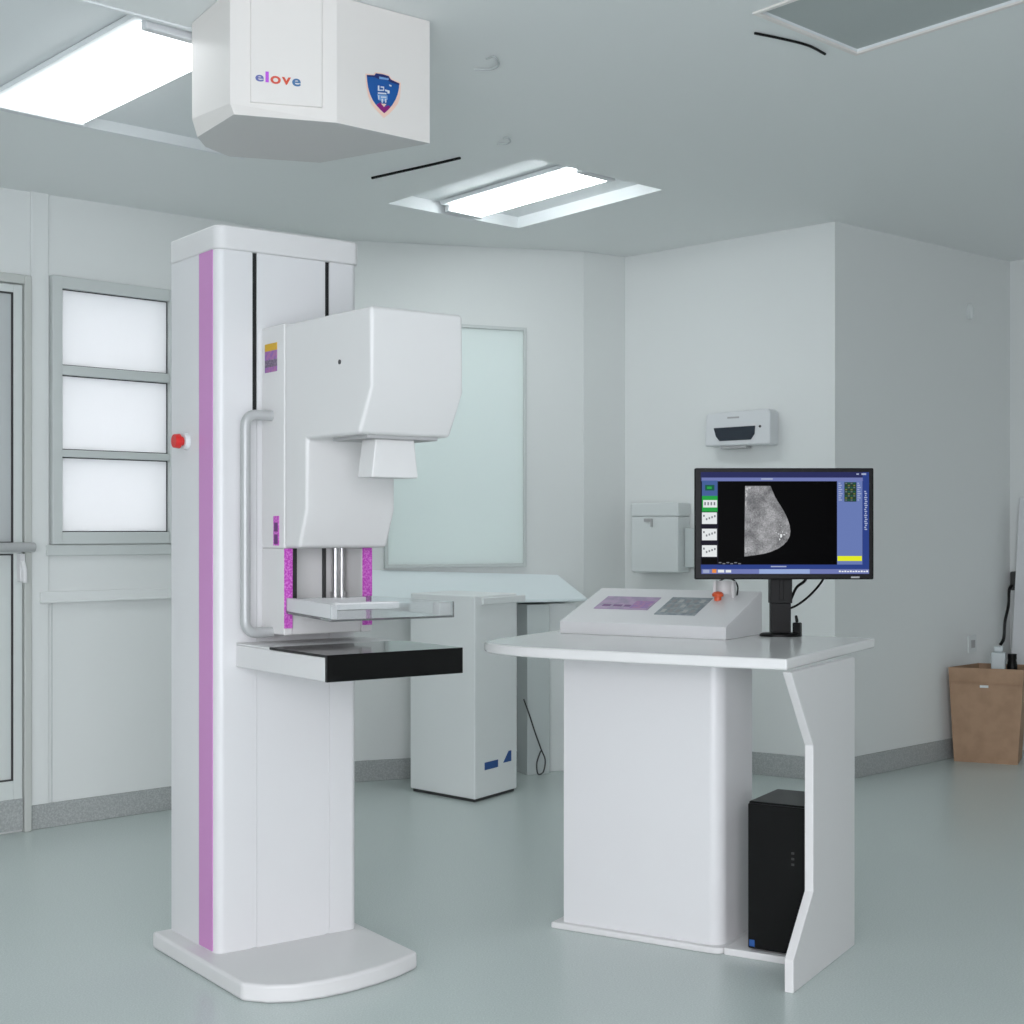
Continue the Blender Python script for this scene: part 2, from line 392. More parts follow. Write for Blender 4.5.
# arm carriage, channelled at the bottom
b = G(); b.box(.134, .408, -.132, 0, 1.10, 1.706)
b.box(.134, .160, -.132, 0, .866, 1.10); b.box(.376, .408, -.132, 0, .866, 1.10); b.box(.160, .376, -.03, 0, .95, 1.10); b.box(.160, .376, -.126, 0, .866, .95)
b.done('arm_carriage', 'head', mach, bevel=.004)
b = G(); b.box(.134, .159, -.1335, -.132, .885, 1.10); b.done('height_scale', 'magenta', mach)
b = G(); b.box(.377, .408, -.1335, -.132, .885, 1.10); b.done('height_scale', 'magenta', mach)
for s, t, r, m, nm in ((.327, .07, .011, 'steel', 'guide_rod'), (.347, .07, .007, 'steel', 'guide_rod')):
    b = G(); b.cyl((s, -t, .951), (s, -t, 1.10), r, n=20); b.cyl((s, -t, .955), (s, -t, .978), r + .004, n=20); b.done(nm, m, mach)
for s0, s1 in ((.208, .224), (.306, .316)):
    b = G(); b.box(s0, s1, -.036, -.03, .955, 1.10); b.done('guide_slot', 'darkgrey', mach)
b = G(); b.extx([(-.132, 1.703), (-.583, 1.698), (-.585, 1.499), (-.524, 1.388), (-.256, 1.388), (-.256, 1.203), (-.214, 1.102), (-.132, 1.102)], .1345, .4075); b.done('tube_housing', 'head', mach, bevel=.010, seg=4)
b = G(); b.cyl((.1350, -.431, 1.574), (.1325, -.431, 1.574), .006, n=16); b.done('access_hole', 'darkgrey', mach)
b = G(); b.box(.165, .375, -.515, -.34, 1.379, 1.389); b.done('mounting_plate', 'grey', mach, bevel=.002)
def ring(s0, s1, t0, t1, z): return [(s0, -t0, z), (s1, -t0, z), (s1, -t1, z), (s0, -t1, z)]
b = G(); b.hull(ring(.182, .320, .435, .508, 1.282), ring(.199, .314, .43, .50, 1.380)); b.done('collimator', 'head', mach, bevel=.004)
b = G(); t0, t1, za, zb = .022, .092, 1.581, 1.659
b.box(.1325, .134, -t1, -t0, za, za + .014, 1); b.box(.1325, .134, -t1, -t0, za + .014, za + .034, 2); b.box(.1325, .134, -t1, -t0, za + .034, zb - .02, 1); b.box(.1325, .134, -t1, -t0, zb - .02, zb, 0)
b.done('warning_sticker', ['yellow_label', 'purple_label', 'dark_label'], mach)
b = G(); b.box(.1325, .134, -.104, -.072, 1.108, 1.188, 0); b.box(.1318, .1325, -.098, -.078, 1.112, 1.138, 1); b.box(.1318, .1325, -.098, -.078, 1.146, 1.170, 1)
b.done('side_label', ['magenta', 'dark_purple'], mach)
# patient handle
pts = [(.136, -.06, 1.462), (.10, -.06, 1.462)] + [(.085 - .03 * math.sin(R(a)), -.06, 1.432 + .03 * math.cos(R(a))) for a in range(0, 91, 15)]
pts += [(.055, -.06, .905)] + [(.085 - .03 * math.cos(R(a)), -.06, .902 - .03 * math.sin(R(a))) for a in range(0, 91, 15)] + [(.136, -.06, .872)]
b = G(); b.tube(pts, .014, 16); b.done('grab_handle', 'alu', mach, angle=60)
# emergency stop on the side face
b = G(); b.cyl((0, .19, 1.399), (-.014, .19, 1.399), .024, .021, 28); es = b.done('stop_button_collar', 'dispenser', mach, bevel=.002)
b = G(); b.cyl((-.014, .19, 1.399), (-.024, .19, 1.399), .013, n=20); b.cyl((-.024, .19, 1.399), (-.042, .19, 1.399), .021, .019, 28); b.done('stop_button', 'red', es, bevel=.002)
# detector table
b = G(); b.box(.056, .456, -.496, 0, .777, .836); b.box(.056, .456, -.199, 0, .836, .842); b.done('detector_body', 'white2', mach, bevel=.003)
b = G(); b.extx([(-.20, .8365), (-.20, .843), (-.506, .843), (-.506, .776), (-.4965, .776), (-.4965, .8365)], .055, .460); b.done('detector_cover', 'black_gloss', mach, bevel=.0015)
# compression paddle
q = [(.139, .134), (.062, .515), (.412, .535), (.404, .134)]
b = G(); wl = .005
b.prism(mg(q), .925, .930)
def side(i, k, z0, z1, w):
    a = Vector(q[i]); c = Vector(q[k]); n = Vector((-(c - a).y, (c - a).x)).normalized() * w
    b.prism(mg([tuple(a), tuple(c), tuple(c + n), tuple(a + n)]), z0, z1)
side(1, 2, .930, .966, -wl if False else -wl); side(2, 3, .930, .966, -wl); side(3, 0, .930, .966, -wl)
b.done('compression_paddle', 'clear', mach)
b = G(); b.prism(mg([(.141, .134), (.064, .513), (.080, .513), (.157, .134)]), .931, .967); b.prism(mg([(.158, .134), (.376, .134), (.376, .155), (.156, .155)]), .931, .964)
b.prism(mg([(.08, .50), (.26, .512), (.26, .49), (.082, .478)]), .952, .970)
b.done('paddle_bracket', 'white', mach, bevel=.002)
b = G(); b.prism(mg([(.372, .527), (.406, .529), (.403, .50), (.369, .498)]), .931, .964); b.done('paddle_end_block', 'clear_edge', mach, bevel=.003)

# bring the unit to size and stand it on its base plate
PLATE = .046
for o in mach.children_recursive:
    o.data.transform(Matrix.Scale(.96, 4))
    if o.parent == mach: o.data.transform(Matrix.Translation((0, 0, PLATE)))
es.children[0].data.transform(Matrix.Translation((0, 0, PLATE)))
b = G(); pts = [(-.048, -.311), (-.052, .250), (-.012, .305), (.045, .338), (.12, .352), (.195, .352), (.28, .340), (.36, .318), (.437, .284), (.452, -.08), (.452, -.311)]
b.prism(mg(pts), 0, PLATE); b.done('base_plate', 'white2', mach, bevel=.010)

# ------------------------------------------------------------------ control desk
DP, DR = (.686, 3.608, 0), -.539
desk = thing('control_desk', 'white control desk with cut-away side panel, carrying monitor and console', 'desk', DP, DR)
b = G(); top = [(0, 0), (-.15, -.010), (-.35, -.020), (-.63, -.020), (-.76, -.008), (-.845, .016), (-.91, .05), (-.952, .10), (-.975, .2), (-1.005, .805), (-.02, .805)]
b.prism(top, .799, .828); b.done('tabletop', 'desktop', desk, bevel=.006, angle=25)
b = G(); b.extx([(-.014, 0), (-.014, .082), (.134, .222), (.134, .596), (-.030, .798), (.478, .798), (.478, 0)], -.002, .022); b.done('side_panel', 'white2', desk, bevel=.003)
b = G(); b.prism([(-.753, .214)] + arc(-.305, .254, .04, 270, 360, 8) + [(-.265, .44), (-.753, .44)], .018, .798); b.done('pedestal', 'white', desk, bevel=.0)
b = G(); b.prism([(-.785, .195)] + arc(-.285, .225, .03, 270, 360, 6) + [(-.255, .46), (-.785, .46)], 0, .018); b.done('plinth', 'white2', desk, bevel=.004)
b = G(); b.prism([(-.254, .205), (-.0035, .205), (-.0035, .46), (-.254, .46)], 0, .0195); b.done('foot_board', 'white2', desk, bevel=.003)

def on_desk(s, y, z): c, n = math.cos(DR), math.sin(DR); return (DP[0] + s * c - y * n, DP[1] + s * n + y * c, z)
pc = thing('computer_tower', 'black desktop computer tower standing under the white desk', 'computer', on_desk(-.104, .40, .0200), DR)
b = G(); b.box(-.09, .088, -.165, .05, .0, .398); b.done('case', 'black', pc, bevel=.004)
b = G(); b.box(-.088, .086, -.178, -.165, .004, .394); b.done('front_bezel', 'black', pc, bevel=.004)
b = G(); b.box(-.083, -.068, -.1795, -.178, .010, .028); b.done('case_badge', 'bluelabel', pc)
b = G()
for z in (.24, .255, .27): b.box(.035, .043, -.1795, -.178, z, z + .006)
b.done('front_ports', 'gasket', pc)

con = thing('control_console', 'sloping white control console with touch panel and keypad on the desk', 'control panel', on_desk(-.6475, .50, .828), DR)
b = G(); hw = .2775
b.extx([(0, .0), (0, .038), (.285, .132), (.29, .13), (.29, 0)], -hw, hw); b.done('console_body', 'white', con, bevel=.003)
def slope(name, mats, s0, s1, a0, a1, parent=con, th=.0016):
    b = G(); y0, y1 = .285 * a0, .285 * a1; z = lambda a: .038 + .094 * a
    b.hull([(s0, y0, z(a0) - .0002), (s1, y0, z(a0) - .0002), (s1, y1, z(a1) - .0002), (s0, y1, z(a1) - .0002)],
           [(s0, y0 - .0005, z(a0) + th), (s1, y0 - .0005, z(a0) + th), (s1, y1 - .0005, z(a1) + th), (s0, y1 - .0005, z(a1) + th)])
    return b.done(name, mats, parent)
o = slope('touch_panel', 'touch', -.215, -.028, .38, .74)
slope('panel_marks', 'dark_purple', -.196, -.168, .45, .5, o, .0022); slope('panel_marks', 'dark_purple', -.158, -.128, .45, .5, o, .0022); slope('panel_marks', 'dark_purple', -.12, -.098, .45, .5, o, .0022)
slope('panel_button', 'purple_label', -.095, -.034, .42, .62, o, .0022)
kp = slope('keypad', 'keypad', .010, .145, .27, .76)
for i in range(5):
    for k in range(3): slope('key', 'seam' if (i + k) % 3 else 'grey', .022 + i * .024, .036 + i * .024, .33 + k * .14, .41 + k * .14, kp, .0022)
b = G(); cx, cy, cz = .175, .236, .112                           # guarded stop button near the back edge
gpts = [(cx + .036 * math.cos(R(a)), cy + .032 * math.sin(R(a))) for a in range(-20, 201, 20)]
gin = [(cx + .026 * math.cos(R(a)), cy + .022 * math.sin(R(a))) for a in range(-20, 201, 20)]
b.prism(gpts + gin[::-1], cz - .005, cz + .052); gd = b.done('button_guard', 'white2', con, bevel=.002)
b = G(); b.lathe([(0, -.01), (.011, -.01), (.011, .008), (.017, .009), (.018, .017), (.012, .023), (0, .025)], (cx - .010, cy - .028, cz - .004)); b.done('stop_button', 'orange', con)
b = G(); b.tube(smooth_path([(cx - .036, cy + .012, cz + .0), (cx - .036, cy + .02, cz + .035), (cx - .018, cy + .03, cz + .056), (cx + .015, cy + .03, cz + .056), (cx + .036, cy + .02, cz + .035), (cx + .036, cy + .012, cz + .0)]), .0025, 8)
b.done('wire_guard', 'black', con)

# monitor
mon = thing('monitor', 'black desktop monitor showing a grey scan, on a column stand', 'monitor', (.816, 4.392, .828), 0)
PW, ZB, ZT, FY = .536, .1738, .5076, -.06
b = G(); b.box(-PW / 2, PW / 2, FY, FY + .022, ZB, ZT); b.box(-.18, .18, FY + .022, FY + .05, ZB + .05, ZT - .05); hsg = b.done('housing', 'black', mon, bevel=.004)
kx = PW / 920.0; kz = (ZT - ZB) / 560.0
def sx(c): return -PW / 2 + (c - 50) * kx
def sz(c): return ZT - (c - 45) * kz
SM = ['scr_bar', 'scr_lav', 'scr_black', 'scr_teal', 'scr_green', 'scr_white', 'scr_peri', 'scr_text', 'scr_dim', 'scr_yellow', 'scr_navy', 'scr_orange', 'scr_light', 'scr_ink', 'scr_col', 'scan', 'scr_pale', 'scr_olive', 'scr_dgreen', 'scr_grain']
b = G()
def patch(m, x0, y0, x1, y1, lay=1):
    yy = FY - .0004 - lay * .0003
    b.poly([(sx(x0), yy, sz(y1)), (sx(x1), yy, sz(y1)), (sx(x1), yy, sz(y0)), (sx(x0), yy, sz(y0))], SM.index(m))
patch('scr_bar', 80, 65, 945, 578, 0); patch('scr_lav', 84, 93, 915, 111); patch('scr_pale', 390, 96, 450, 104, 2); patch('scr_col', 80, 111, 170, 530)
patch('scr_black', 170, 111, 780, 530); patch('scr_teal', 86, 108, 166, 185, 2); patch('scr_green', 86, 182, 166, 264, 2); patch('scr_white', 92, 206, 164, 243, 3)
patch('scr_dgreen', 102, 130, 150, 158, 3); patch('scr_green', 112, 138, 136, 150, 4)
for y in (268, 350, 433):
    patch('scr_white', 86, y, 163, y + 58, 2)
    for k in range(5): patch('scr_ink', 92 + k * 14, y + 12 + (k * 17) % 22, 100 + k * 14, y + 22 + (k * 17) % 22, 3)
for k in range(4): patch('scr_ink', 98 + k * 16, 216, 106 + k * 16, 232, 4)
patch('scr_black', 84, 497, 165, 528, 2)
for k in range(6): patch('scr_ink', 172 + k * 20, 518 + (k % 2) * 5, 186 + k * 20, 523 + (k % 2) * 5, 2)
patch('scr_peri', 781, 111, 911, 530); patch('scr_dim', 818, 116, 880, 214, 2)
for j in range(9):
    for i in range(4): patch(('scr_text', 'scr_olive', 'scr_dgreen', 'scr_dim')[(i * 2 + j * 3) % 4], 822 + i * 14, 119 + j * 10.5, 832 + i * 14, 125 + j * 10.5, 3)
    patch('scr_pale', 788, 119 + j * 10.5, 788 + 10 + (j * 7) % 12, 124 + j * 10.5, 2); patch('scr_pale', 885, 119 + j * 10.5, 885 + 8 + (j * 5) % 13, 124 + j * 10.5, 2)
patch('scr_yellow', 783, 487, 908, 512, 2); patch('scr_navy', 912, 66, 945, 550); 
for k in range(20): patch('scr_pale', 920 + (k % 3) * 2, 160 + k * 10, 930 + (k * 5) % 9, 166 + k * 10, 2)
patch('scr_pale', 880, 72, 893, 79, 2); patch('scr_pale', 906, 71, 930, 80, 2)
patch('scr_navy', 80, 531, 945, 552, 2); patch('scr_lav', 84, 553, 945, 576, 2); patch('scr_light', 380, 553, 640, 576, 3); patch('scr_pale', 440, 537, 520, 543, 3)
patch('scr_orange', 138, 553, 160, 572, 3); patch('scr_white', 168, 556, 200, 570, 3); patch('scr_white', 208, 557, 236, 570, 3); patch('scr_pale', 92, 556, 124, 572, 3)
for k in range(11): patch('scr_white', 790 + k * 14, 560 + (k % 2) * 2, 800 + k * 14, 568, 3)
out = [(308, 135), (438, 135), (448, 158), (462, 190), (482, 222), (505, 258), (524, 296), (536, 330), (541, 360), (537, 388), (524, 412), (502, 434), (474, 452), (440, 466), (404, 476), (366, 482), (330, 487), (304, 490)]
yy = FY - .0004 - .0008
b.poly([(sx(x), yy, sz(y)) for x, y in out], SM.index('scan'))
def fleck(m, x, y, r, sq=1.0):
    b.poly([(sx(x + r * math.cos(k) * random.uniform(.5, 1.1)), yy - .0002, sz(y + sq * r * math.sin(k) * random.uniform(.5, 1.1))) for k in [i * .698 for i in range(9)]], SM.index(m))
for x, y, r, q in ((492, 386, 9, 1.4), (480, 376, 5, .7), (508, 380, 6, .6), (486, 404, 4, 1.5), (500, 366, 3, 1), (468, 368, 3, .7), (520, 372, 3, 1)): fleck('scr_white', x, y, r, q)
for k in range(26): fleck('scr_grain', random.uniform(330, 505), random.uniform(250, 455), random.uniform(1.2, 2.6))
for x, y, r, q in ((318, 150, 8, 1.4), (315, 180, 6, 2.2), (330, 144, 9, .6), (312, 220, 3, 6), (312, 460, 4, 5)): fleck('scr_grain', x, y, r, q)
o = b.done('screen', SM, hsg, normals=False)
for p in o.data.polygons:
    if p.normal.y > 0: p.flip()
b = G(); b.box(.20, .225, FY - .0006, FY, ZB + .004, ZB + .009); b.done('power_light', 'grey', hsg)
b = G(); b.box(-.033, .033, -.012, .03, .10, ZT - .12); b.box(-.030, .030, -.008, .026, .008, .10); b.box(-.007, .007, -.0155, -.012, .11, .24)
b.done('stand_column', 'black', mon, bevel=.005)
b = G(); b.lathe([(0, 0), (.064, 0), (.064, .006), (.055, .010), (.0, .012)], (0, 0, 0), 40, sx=1, sy=.72); b.done('stand_base', 'black', mon, angle=30)

def cable(name, pts, r, label, m='black', n=8):
    b = G(); b.tube(smooth_path(pts, 8), r, n); return tag(b.done(name, m, angle=70), label, 'cable')
cable('monitor_cable', [(.945, 4.362, 1.03), (.94, 4.385, .995), (.91, 4.42, .95), (.875, 4.435, .92), (.845, 4.43, .908), (.82, 4.432, .90)], .0035, 'long black cable looping from beneath the monitor to its stand')
cable('monitor_cable', [(.895, 4.362, 1.03), (.888, 4.38, .998), (.868, 4.41, .975), (.856, 4.432, .94), (.845, 4.434, .915), (.83, 4.434, .90)], .0045, 'short black cable beside the monitor column, nearer the stand')
b = G(); b.box(-.012, .012, -.011, .011, 0, .042); b.cyl((0, 0, .042), (-.004, 0, .064), .005, .004, 12)
tag(b.done('cable_plug', 'black', loc=on_desk(-.243, .752, .828), rz=DR, bevel=.005), 'small black plug standing on the desk beside the monitor stand', 'plug')

# ------------------------------------------------------------------ cabinet, counter and wall things at the back
cab = thing('floor_cabinet', 'pale grey floor cabinet with blue labels by the back wall', 'cabinet', (-.156, 6.09, 0), 0)
F_, L_, R_ = Vector((0, 0)), Vector((-.293, .282)), Vector((.178, .282)); B_ = L_ + R_
b = G(); quad = [F_, R_, B_, L_]; b.prism([tuple(v) for v in quad], .013, .872); b.done('cabinet_body', 'cabinet', cab, bevel=.006)
cen = B_ / 2
b = G(); b.prism([tuple(cen + (v - cen) * .94) for v in quad], 0, .013); b.done('cabinet_plinth', 'gasket', cab)
nR = Vector((R_.y, -R_.x)).normalized()                             # outward normal of the right-hand face
def rface(b, u0, u1, z0, z1, th, mi=0, skew=0):
    p0, p1 = R_ * u0, R_ * u1; o_ = nR * th; o0 = nR * .0004
    b.hull([(p0.x + o0.x, p0.y + o0.y, z0), (p1.x + o0.x, p1.y + o0.y, z0), (p1.x + o0.x, p1.y + o0.y, z1), (p0.x + o0.x + skew * R_.x, p0.y + o0.y + skew * R_.y, z1)],
           [(p0.x + o_.x, p0.y + o_.y, z0), (p1.x + o_.x, p1.y + o_.y, z0), (p1.x + o_.x, p1.y + o_.y, z1), (p0.x + o_.x + skew * R_.x, p0.y + o_.y + skew * R_.y, z1)], mi)
b = G(); rface(b, .22, .53, .128, .160, .002); b.done('name_label', 'bluelabel', cab)
b = G(); rface(b, .66, .85, .140, .186, .002, skew=.13); b.done('triangle_label', 'bluelabel', cab)
b = G(); rface(b, .14, 1.16, .832, .862, .012); b.done('top_lip', 'cabinet', cab, bevel=.003)

ct = thing('wall_counter', 'pale blue sloping counter along the back wall below the frosted panel', 'counter', WB.loc, WB.rz)
b = G(); x0 = .002
b.hull([(x0, -.002, .972), (1.024, -.002, .935), (1.114, -.15, .825), (x0, -.15, .825)], [(x0, -.002, .80), (1.024, -.002, .80), (1.114, -.15, .812), (x0, -.15, .812)]); b.done('counter_top', 'counter', ct, bevel=.003)
b = G(); b.box(.811, .926, -.13, -.002, 0, .80); b.done('support_panel', 'counterside', ct, bevel=.003)
b = G(); b.box(.927, 1.085, -.075, -.002, 0, .80); b.done('support_post', 'cabinet', ct, bevel=.003)
W2 = lambda W, x, y, z: (W.a.x + W.d.x * x - W.d.y * y, W.a.y + W.d.y * x + W.d.x * y, z)
cable('hanging_cord', [W2(WB, *p) for p in tuple((x + .109, y, z) for x, y, z in ((.68, -.14, .36), (.705, -.145, .29), (.735, -.148, .20), (.765, -.15, .12), (.785, -.15, .07), (.775, -.15, .015), (.748, -.15, .008), (.742, -.15, .055), (.757, -.149, .10), (.768, -.149, .12)))], .0035, 'thin black cord hanging in a loop beside the floor cabinet', 'darkgrey')

td = thing('paper_towel_dispenser', 'white paper towel dispenser with smoked window high on the wall', 'dispenser', W2(WC, .035, -.001, 0), WC.rz)
b = G(); b.exty([(.452, 1.545), (.452, 1.60), (.46, 1.70), (.77, 1.712), (.785, 1.70), (.785, 1.545)], -.10, 0); b.done('dispenser_case', 'dispenser', td, bevel=.01)
b = G(); b.exty([(.50, 1.630), (.712, 1.634), (.708, 1.595), (.69, 1.570), (.53, 1.568), (.512, 1.59)], -.106, -.099); b.done('viewing_window', 'smoke', td, bevel=.003)
b = G(); b.box(.57, .63, -.1015, -.0995, 1.672, 1.680); b.done('front_mark', 'grey', td)
b = G(); b.cyl((.735, -.099, 1.630), (.735, -.103, 1.630), .006, n=14); b.done('lock', 'darkgrey', td)
b = G(); b.box(.53, .66, -.09, -.03, 1.533, 1.546); b.done('paper_slot', 'grey', td)

sd = thing('soap_dispenser', 'pale grey wall box above the console, partly behind the monitor', 'dispenser', W2(WC, .062, -.001, 0), WC.rz)
b = G(); b.box(.045, .30, -.13, 0, .945, 1.215); b.done('box_case', 'dispenser2', sd, bevel=.008)
b = G(); b.box(.043, .302, -.132, 0, 1.215, 1.282); b.done('box_lid', 'dispenser2', sd, bevel=.008)
b = G(); b.box(.12, .165, -.139, -.134, 1.19, 1.205); b.box(.155, .165, -.139, -.134, 1.165, 1.19); b.done('box_lock', 'grey', sd)
b = G(); b.box(.302, .37, -.07, 0, .97, 1.16); b.done('side_pocket', 'counterside', sd, bevel=.004)

hk = G(); hk.lathe([(0, 0), (.02, 0), (.022, .02), (.012, .03), (0, .032)], (0, 0, 0), 20, sx=.8)
o = hk.done('wall_hook', 'dispenser2'); o.location = W2(WR, 1.192, -.0, 2.27); o.rotation_euler = (R(90), 0, WR.rz); tag(o, 'small pale oval hook high on the right wall', 'hook'); o.scale = (1, 1.9, 1)
ou = thing('wall_outlet', 'white power outlet on the wall above the cardboard box', 'outlet', W2(WR, 1.222, 0, .565), WR.rz)
b = G(); b.box(-.04, .04, -.010, 0, -.045, .045); b.done('outlet_plate', 'dispenser2', ou, bevel=.003)
b = G(); b.box(-.02, .02, -.013, -.010, -.02, .02); b.done('outlet_socket', 'grey', ou, bevel=.002)

# ------------------------------------------------------------------ cardboard box and what stands in it
bx = thing('cardboard_box', 'open brown cardboard box on the floor in the right-hand corner', 'box', (2.185, 7.20, 0), 0)
ang = R(-24); ca, sa = math.cos(ang), math.sin(ang)
def cb(u, v, z): return (u * ca - v * sa, u * sa + v * ca, z)
lo = [(.015, .0), (.315, .0), (.315, .26), (.11, .26)]; hi = [(-.01, -.015), (.345, -.015), (.345, .28), (.10, .28)]
b = G(); H = .468; n = 4; wth = .006
bot = [b.bm.verts.new(cb(u, v, 0)) for u, v in lo]; mid = [b.bm.verts.new(cb(u, v, H)) for u, v in hi]
c_ = (.19, .13)
inn = [b.bm.verts.new(cb(c_[0] + (u - c_[0]) * .96, c_[1] + (v - c_[1]) * .95, H)) for u, v in hi]; inb = [b.bm.verts.new(cb(c_[0] + (u - c_[0]) * .95, c_[1] + (v - c_[1]) * .94, .01)) for u, v in lo]
b.bm.faces.new(bot); b.bm.faces.new(inb)
for A, B in ((bot, mid), (mid, inn), (inn, inb)):
    for i in range(4): b.bm.faces.new((A[i], A[(i + 1) % 4], B[(i + 1) % 4], B[i]))
b.done('box_shell', 'cardboard', bx, angle=20)
b = G(); b.hull([cb(-.0045, -.0185, H - .075), cb(.34, -.0185, H - .075), cb(.341, -.0185, H - .07), cb(-.005, -.0185, H - .07)], [cb(-.0045, -.013, H - .075), cb(.34, -.013, H - .075), cb(.341, -.013, H - .07), cb(-.005, -.013, H - .07)]); b.done('fold_line', 'cardboard', bx)
b = G(); b.hull([cb(.14, -.0185, H - .095), cb(.18, -.0185, H - .095), cb(.18, -.0185, H - .083), cb(.14, -.0185, H - .083)], [cb(.14, -.010, H - .095), cb(.18, -.010, H - .095), cb(.18, -.010, H - .083), cb(.14, -.010, H - .083)]); b.done('box_label', 'dispenser2', bx)
def cbw(u, v, z): p = cb(u, v, z); return (2.185 + p[0], 7.20 + p[1], z)
b = G(); b.box(-.034, .034, -.03, .03, -.025, .50); b.box(-.022, .022, -.02, .02, .50, .53)
tag(b.done('white_container', 'bottlewhite', loc=cbw(.215, .12, .04), rz=ang, bevel=.008), 'white plastic container standing in the cardboard box', 'container')
b = G(); b.lathe([(0, 0), (.025, 0), (.025, .46), (.02, .49), (.022, .495), (.022, .52), (0, .522)])
tag(b.done('black_bottle', 'black', loc=cbw(.278, .14, .012)), 'black bottle beside the white container in the cardboard box', 'bottle')
pan = G(); pan.hull([(0, 0, 0), (.5, 0, 0), (.5, .03, 0), (0, .03, 0)], [(.03, .08, 1.32), (.5, .08, 1.32), (.5, .11, 1.32), (.03, .11, 1.32)])
tag(pan.done('white_board', 'dispenser', loc=W2(WE, .045, -.125, .001), rz=WE.rz, bevel=.004), 'white board leaning in the corner behind the cardboard box', 'board')
cable('power_cable', [W2(WE, .03, -.035, .86), W2(WE, .022, -.05, .83), (2.575, 7.50, .76), (2.53, 7.42, .68), cbw(.238, .14, .61), cbw(.222, .122, .575)], .008, 'black cord dropping from the corner wall into the cardboard box')
b = G(); b.box(-.022, .022, -.03, 0, -.05, .05); tag(b.done('wall_plug', 'darkgrey', loc=W2(WE, .035, 0, .88), rz=WE.rz, bevel=.01), 'black plug on the corner wall above the cardboard box', 'plug')

# ------------------------------------------------------------------ ceiling box
cb_ = thing('ceiling_box', 'white angular equipment box hanging from the ceiling with shield emblem', 'equipment box', (-.454, 3.752, 2.206), 0)
O2 = Vector((-.454, 3.752))
foot = [Vector(p) - O2 for p in ((-.862, 3.895), (-.718, 3.68), (-.454, 3.752), (-.224, 3.952), (-.552, 4.16), (-.80, 4.10), (-.862, 4.0))]
und = [Vector(p) - O2 for p in ((-.846, 3.889), (-.7066, 3.676), (-.454, 3.752), (-.224, 3.952), (-.552, 4.16), (-.80, 4.09), (-.845, 3.99))]
b = G()
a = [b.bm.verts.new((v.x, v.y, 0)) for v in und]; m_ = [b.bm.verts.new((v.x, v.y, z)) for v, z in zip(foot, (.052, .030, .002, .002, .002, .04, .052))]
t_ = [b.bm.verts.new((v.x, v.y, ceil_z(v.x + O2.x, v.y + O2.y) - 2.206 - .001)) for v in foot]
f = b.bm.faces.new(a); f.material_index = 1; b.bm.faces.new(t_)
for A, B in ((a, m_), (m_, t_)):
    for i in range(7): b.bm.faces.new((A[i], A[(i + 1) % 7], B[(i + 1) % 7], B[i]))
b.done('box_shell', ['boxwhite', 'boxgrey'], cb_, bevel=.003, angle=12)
fo = foot[1]; fd = (foot[2] - foot[1]).normalized(); fn = Vector((fd.y, -fd.x))
def on_front(w, z, th): v = fo + fd * w + fn * th; return (v.x, v.y, z - 2.206)
b = G(); b.hull([on_front(.05, 2.241, -.001), on_front(.236, 2.241, -.001), on_front(.236, 2.52, -.001), on_front(.05, 2.52, -.001)], [on_front(.052, 2.243, .006), on_front(.234, 2.243, .006), on_front(.234, 2.52, .006), on_front(.052, 2.52, .006)])
b.done('front_panel', 'boxwhite', cb_, bevel=.002)
# lettering: one mesh, a colour per letter
def letter_bm(b, ch, mi, w0, w1, z0, z1, place):
    cu = bpy.data.curves.new('lettering', 'FONT'); cu.body = ch; cu.offset = .022; cu.resolution_u = 4
    o = bpy.data.objects.new('lettering', cu); COL.objects.link(o)
    bpy.context.view_layer.update()
    me = o.to_mesh(); xs = [v.co.x for v in me.vertices]; ys = [v.co.y for v in me.vertices]
    ax, bx_, ay, by = min(xs), max(xs), min(ys), max(ys)
    vv = [b.bm.verts.new(place(w0 + (v.co.x - ax) / (bx_ - ax) * (w1 - w0), z0 + (v.co.y - ay) / (by - ay) * (z1 - z0))) for v in me.vertices]
    for p in me.polygons:
        try: b.bm.faces.new([vv[i] for i in p.vertices]).material_index = mi
        except ValueError: pass
    o.to_mesh_clear(); bpy.data.objects.remove(o); bpy.data.curves.remove(cu)
b = G(); pl = lambda w, z: on_front(w, z, .0068)
letter_bm(b, 'e', 0, .0635, .0850, 2.2955, 2.3125, pl); letter_bm(b, 'l', 1, .0890, .0975, 2.2950, 2.3225, pl); letter_bm(b, 'o', 2, .1015, .1280, 2.2925, 2.3130, pl)
letter_bm(b, 'v', 3, .1305, .1540, 2.2925, 2.3120, pl); letter_bm(b, 'e', 4, .1570, .1790, 2.2905, 2.3105, pl)
b.done('lettering', ['letter_ind', 'letter_mag', 'letter_red2', 'letter_orr', 'letter_blu'], cb_, normals=False)
ro = foot[2]; rd = (foot[3] - foot[2]).normalized(); rn = Vector((rd.y, -rd.x))
def on_right(w, z, th): v = ro + rd * w + rn * th; return (v.x, v.y, z - 2.206)
def sh(cx, cy, th): w = .0554 + cx * 1.935e-4; return on_right(w, 2.3874 - cy * 1.56e-4 + .1986 * (w - .146), th)
b = G()
outl = [(195, 175), (325, 180), (345, 145), (460, 160), (560, 190), (600, 250), (745, 315), (735, 410), (712, 510), (675, 600), (620, 690), (550, 770), (488, 825), (420, 760), (350, 680), (295, 600), (250, 500), (220, 390), (203, 280)]
edge = [(175, 150), (315, 160), (340, 125), (465, 140), (572, 170), (615, 235), (768, 300), (768, 440), (757, 560), (725, 660), (650, 760), (570, 840), (485, 905), (395, 810), (320, 730), (265, 650), (222, 530), (195, 400), (182, 290)]
def sheet(pts, th0, th1, mi): b.hull([sh(x, y, th0) for x, y in pts], [sh(x, y, th1) for x, y in pts], mi)
sheet(edge, .0002, .001, 4); sheet(outl, .001, .0018, 0)
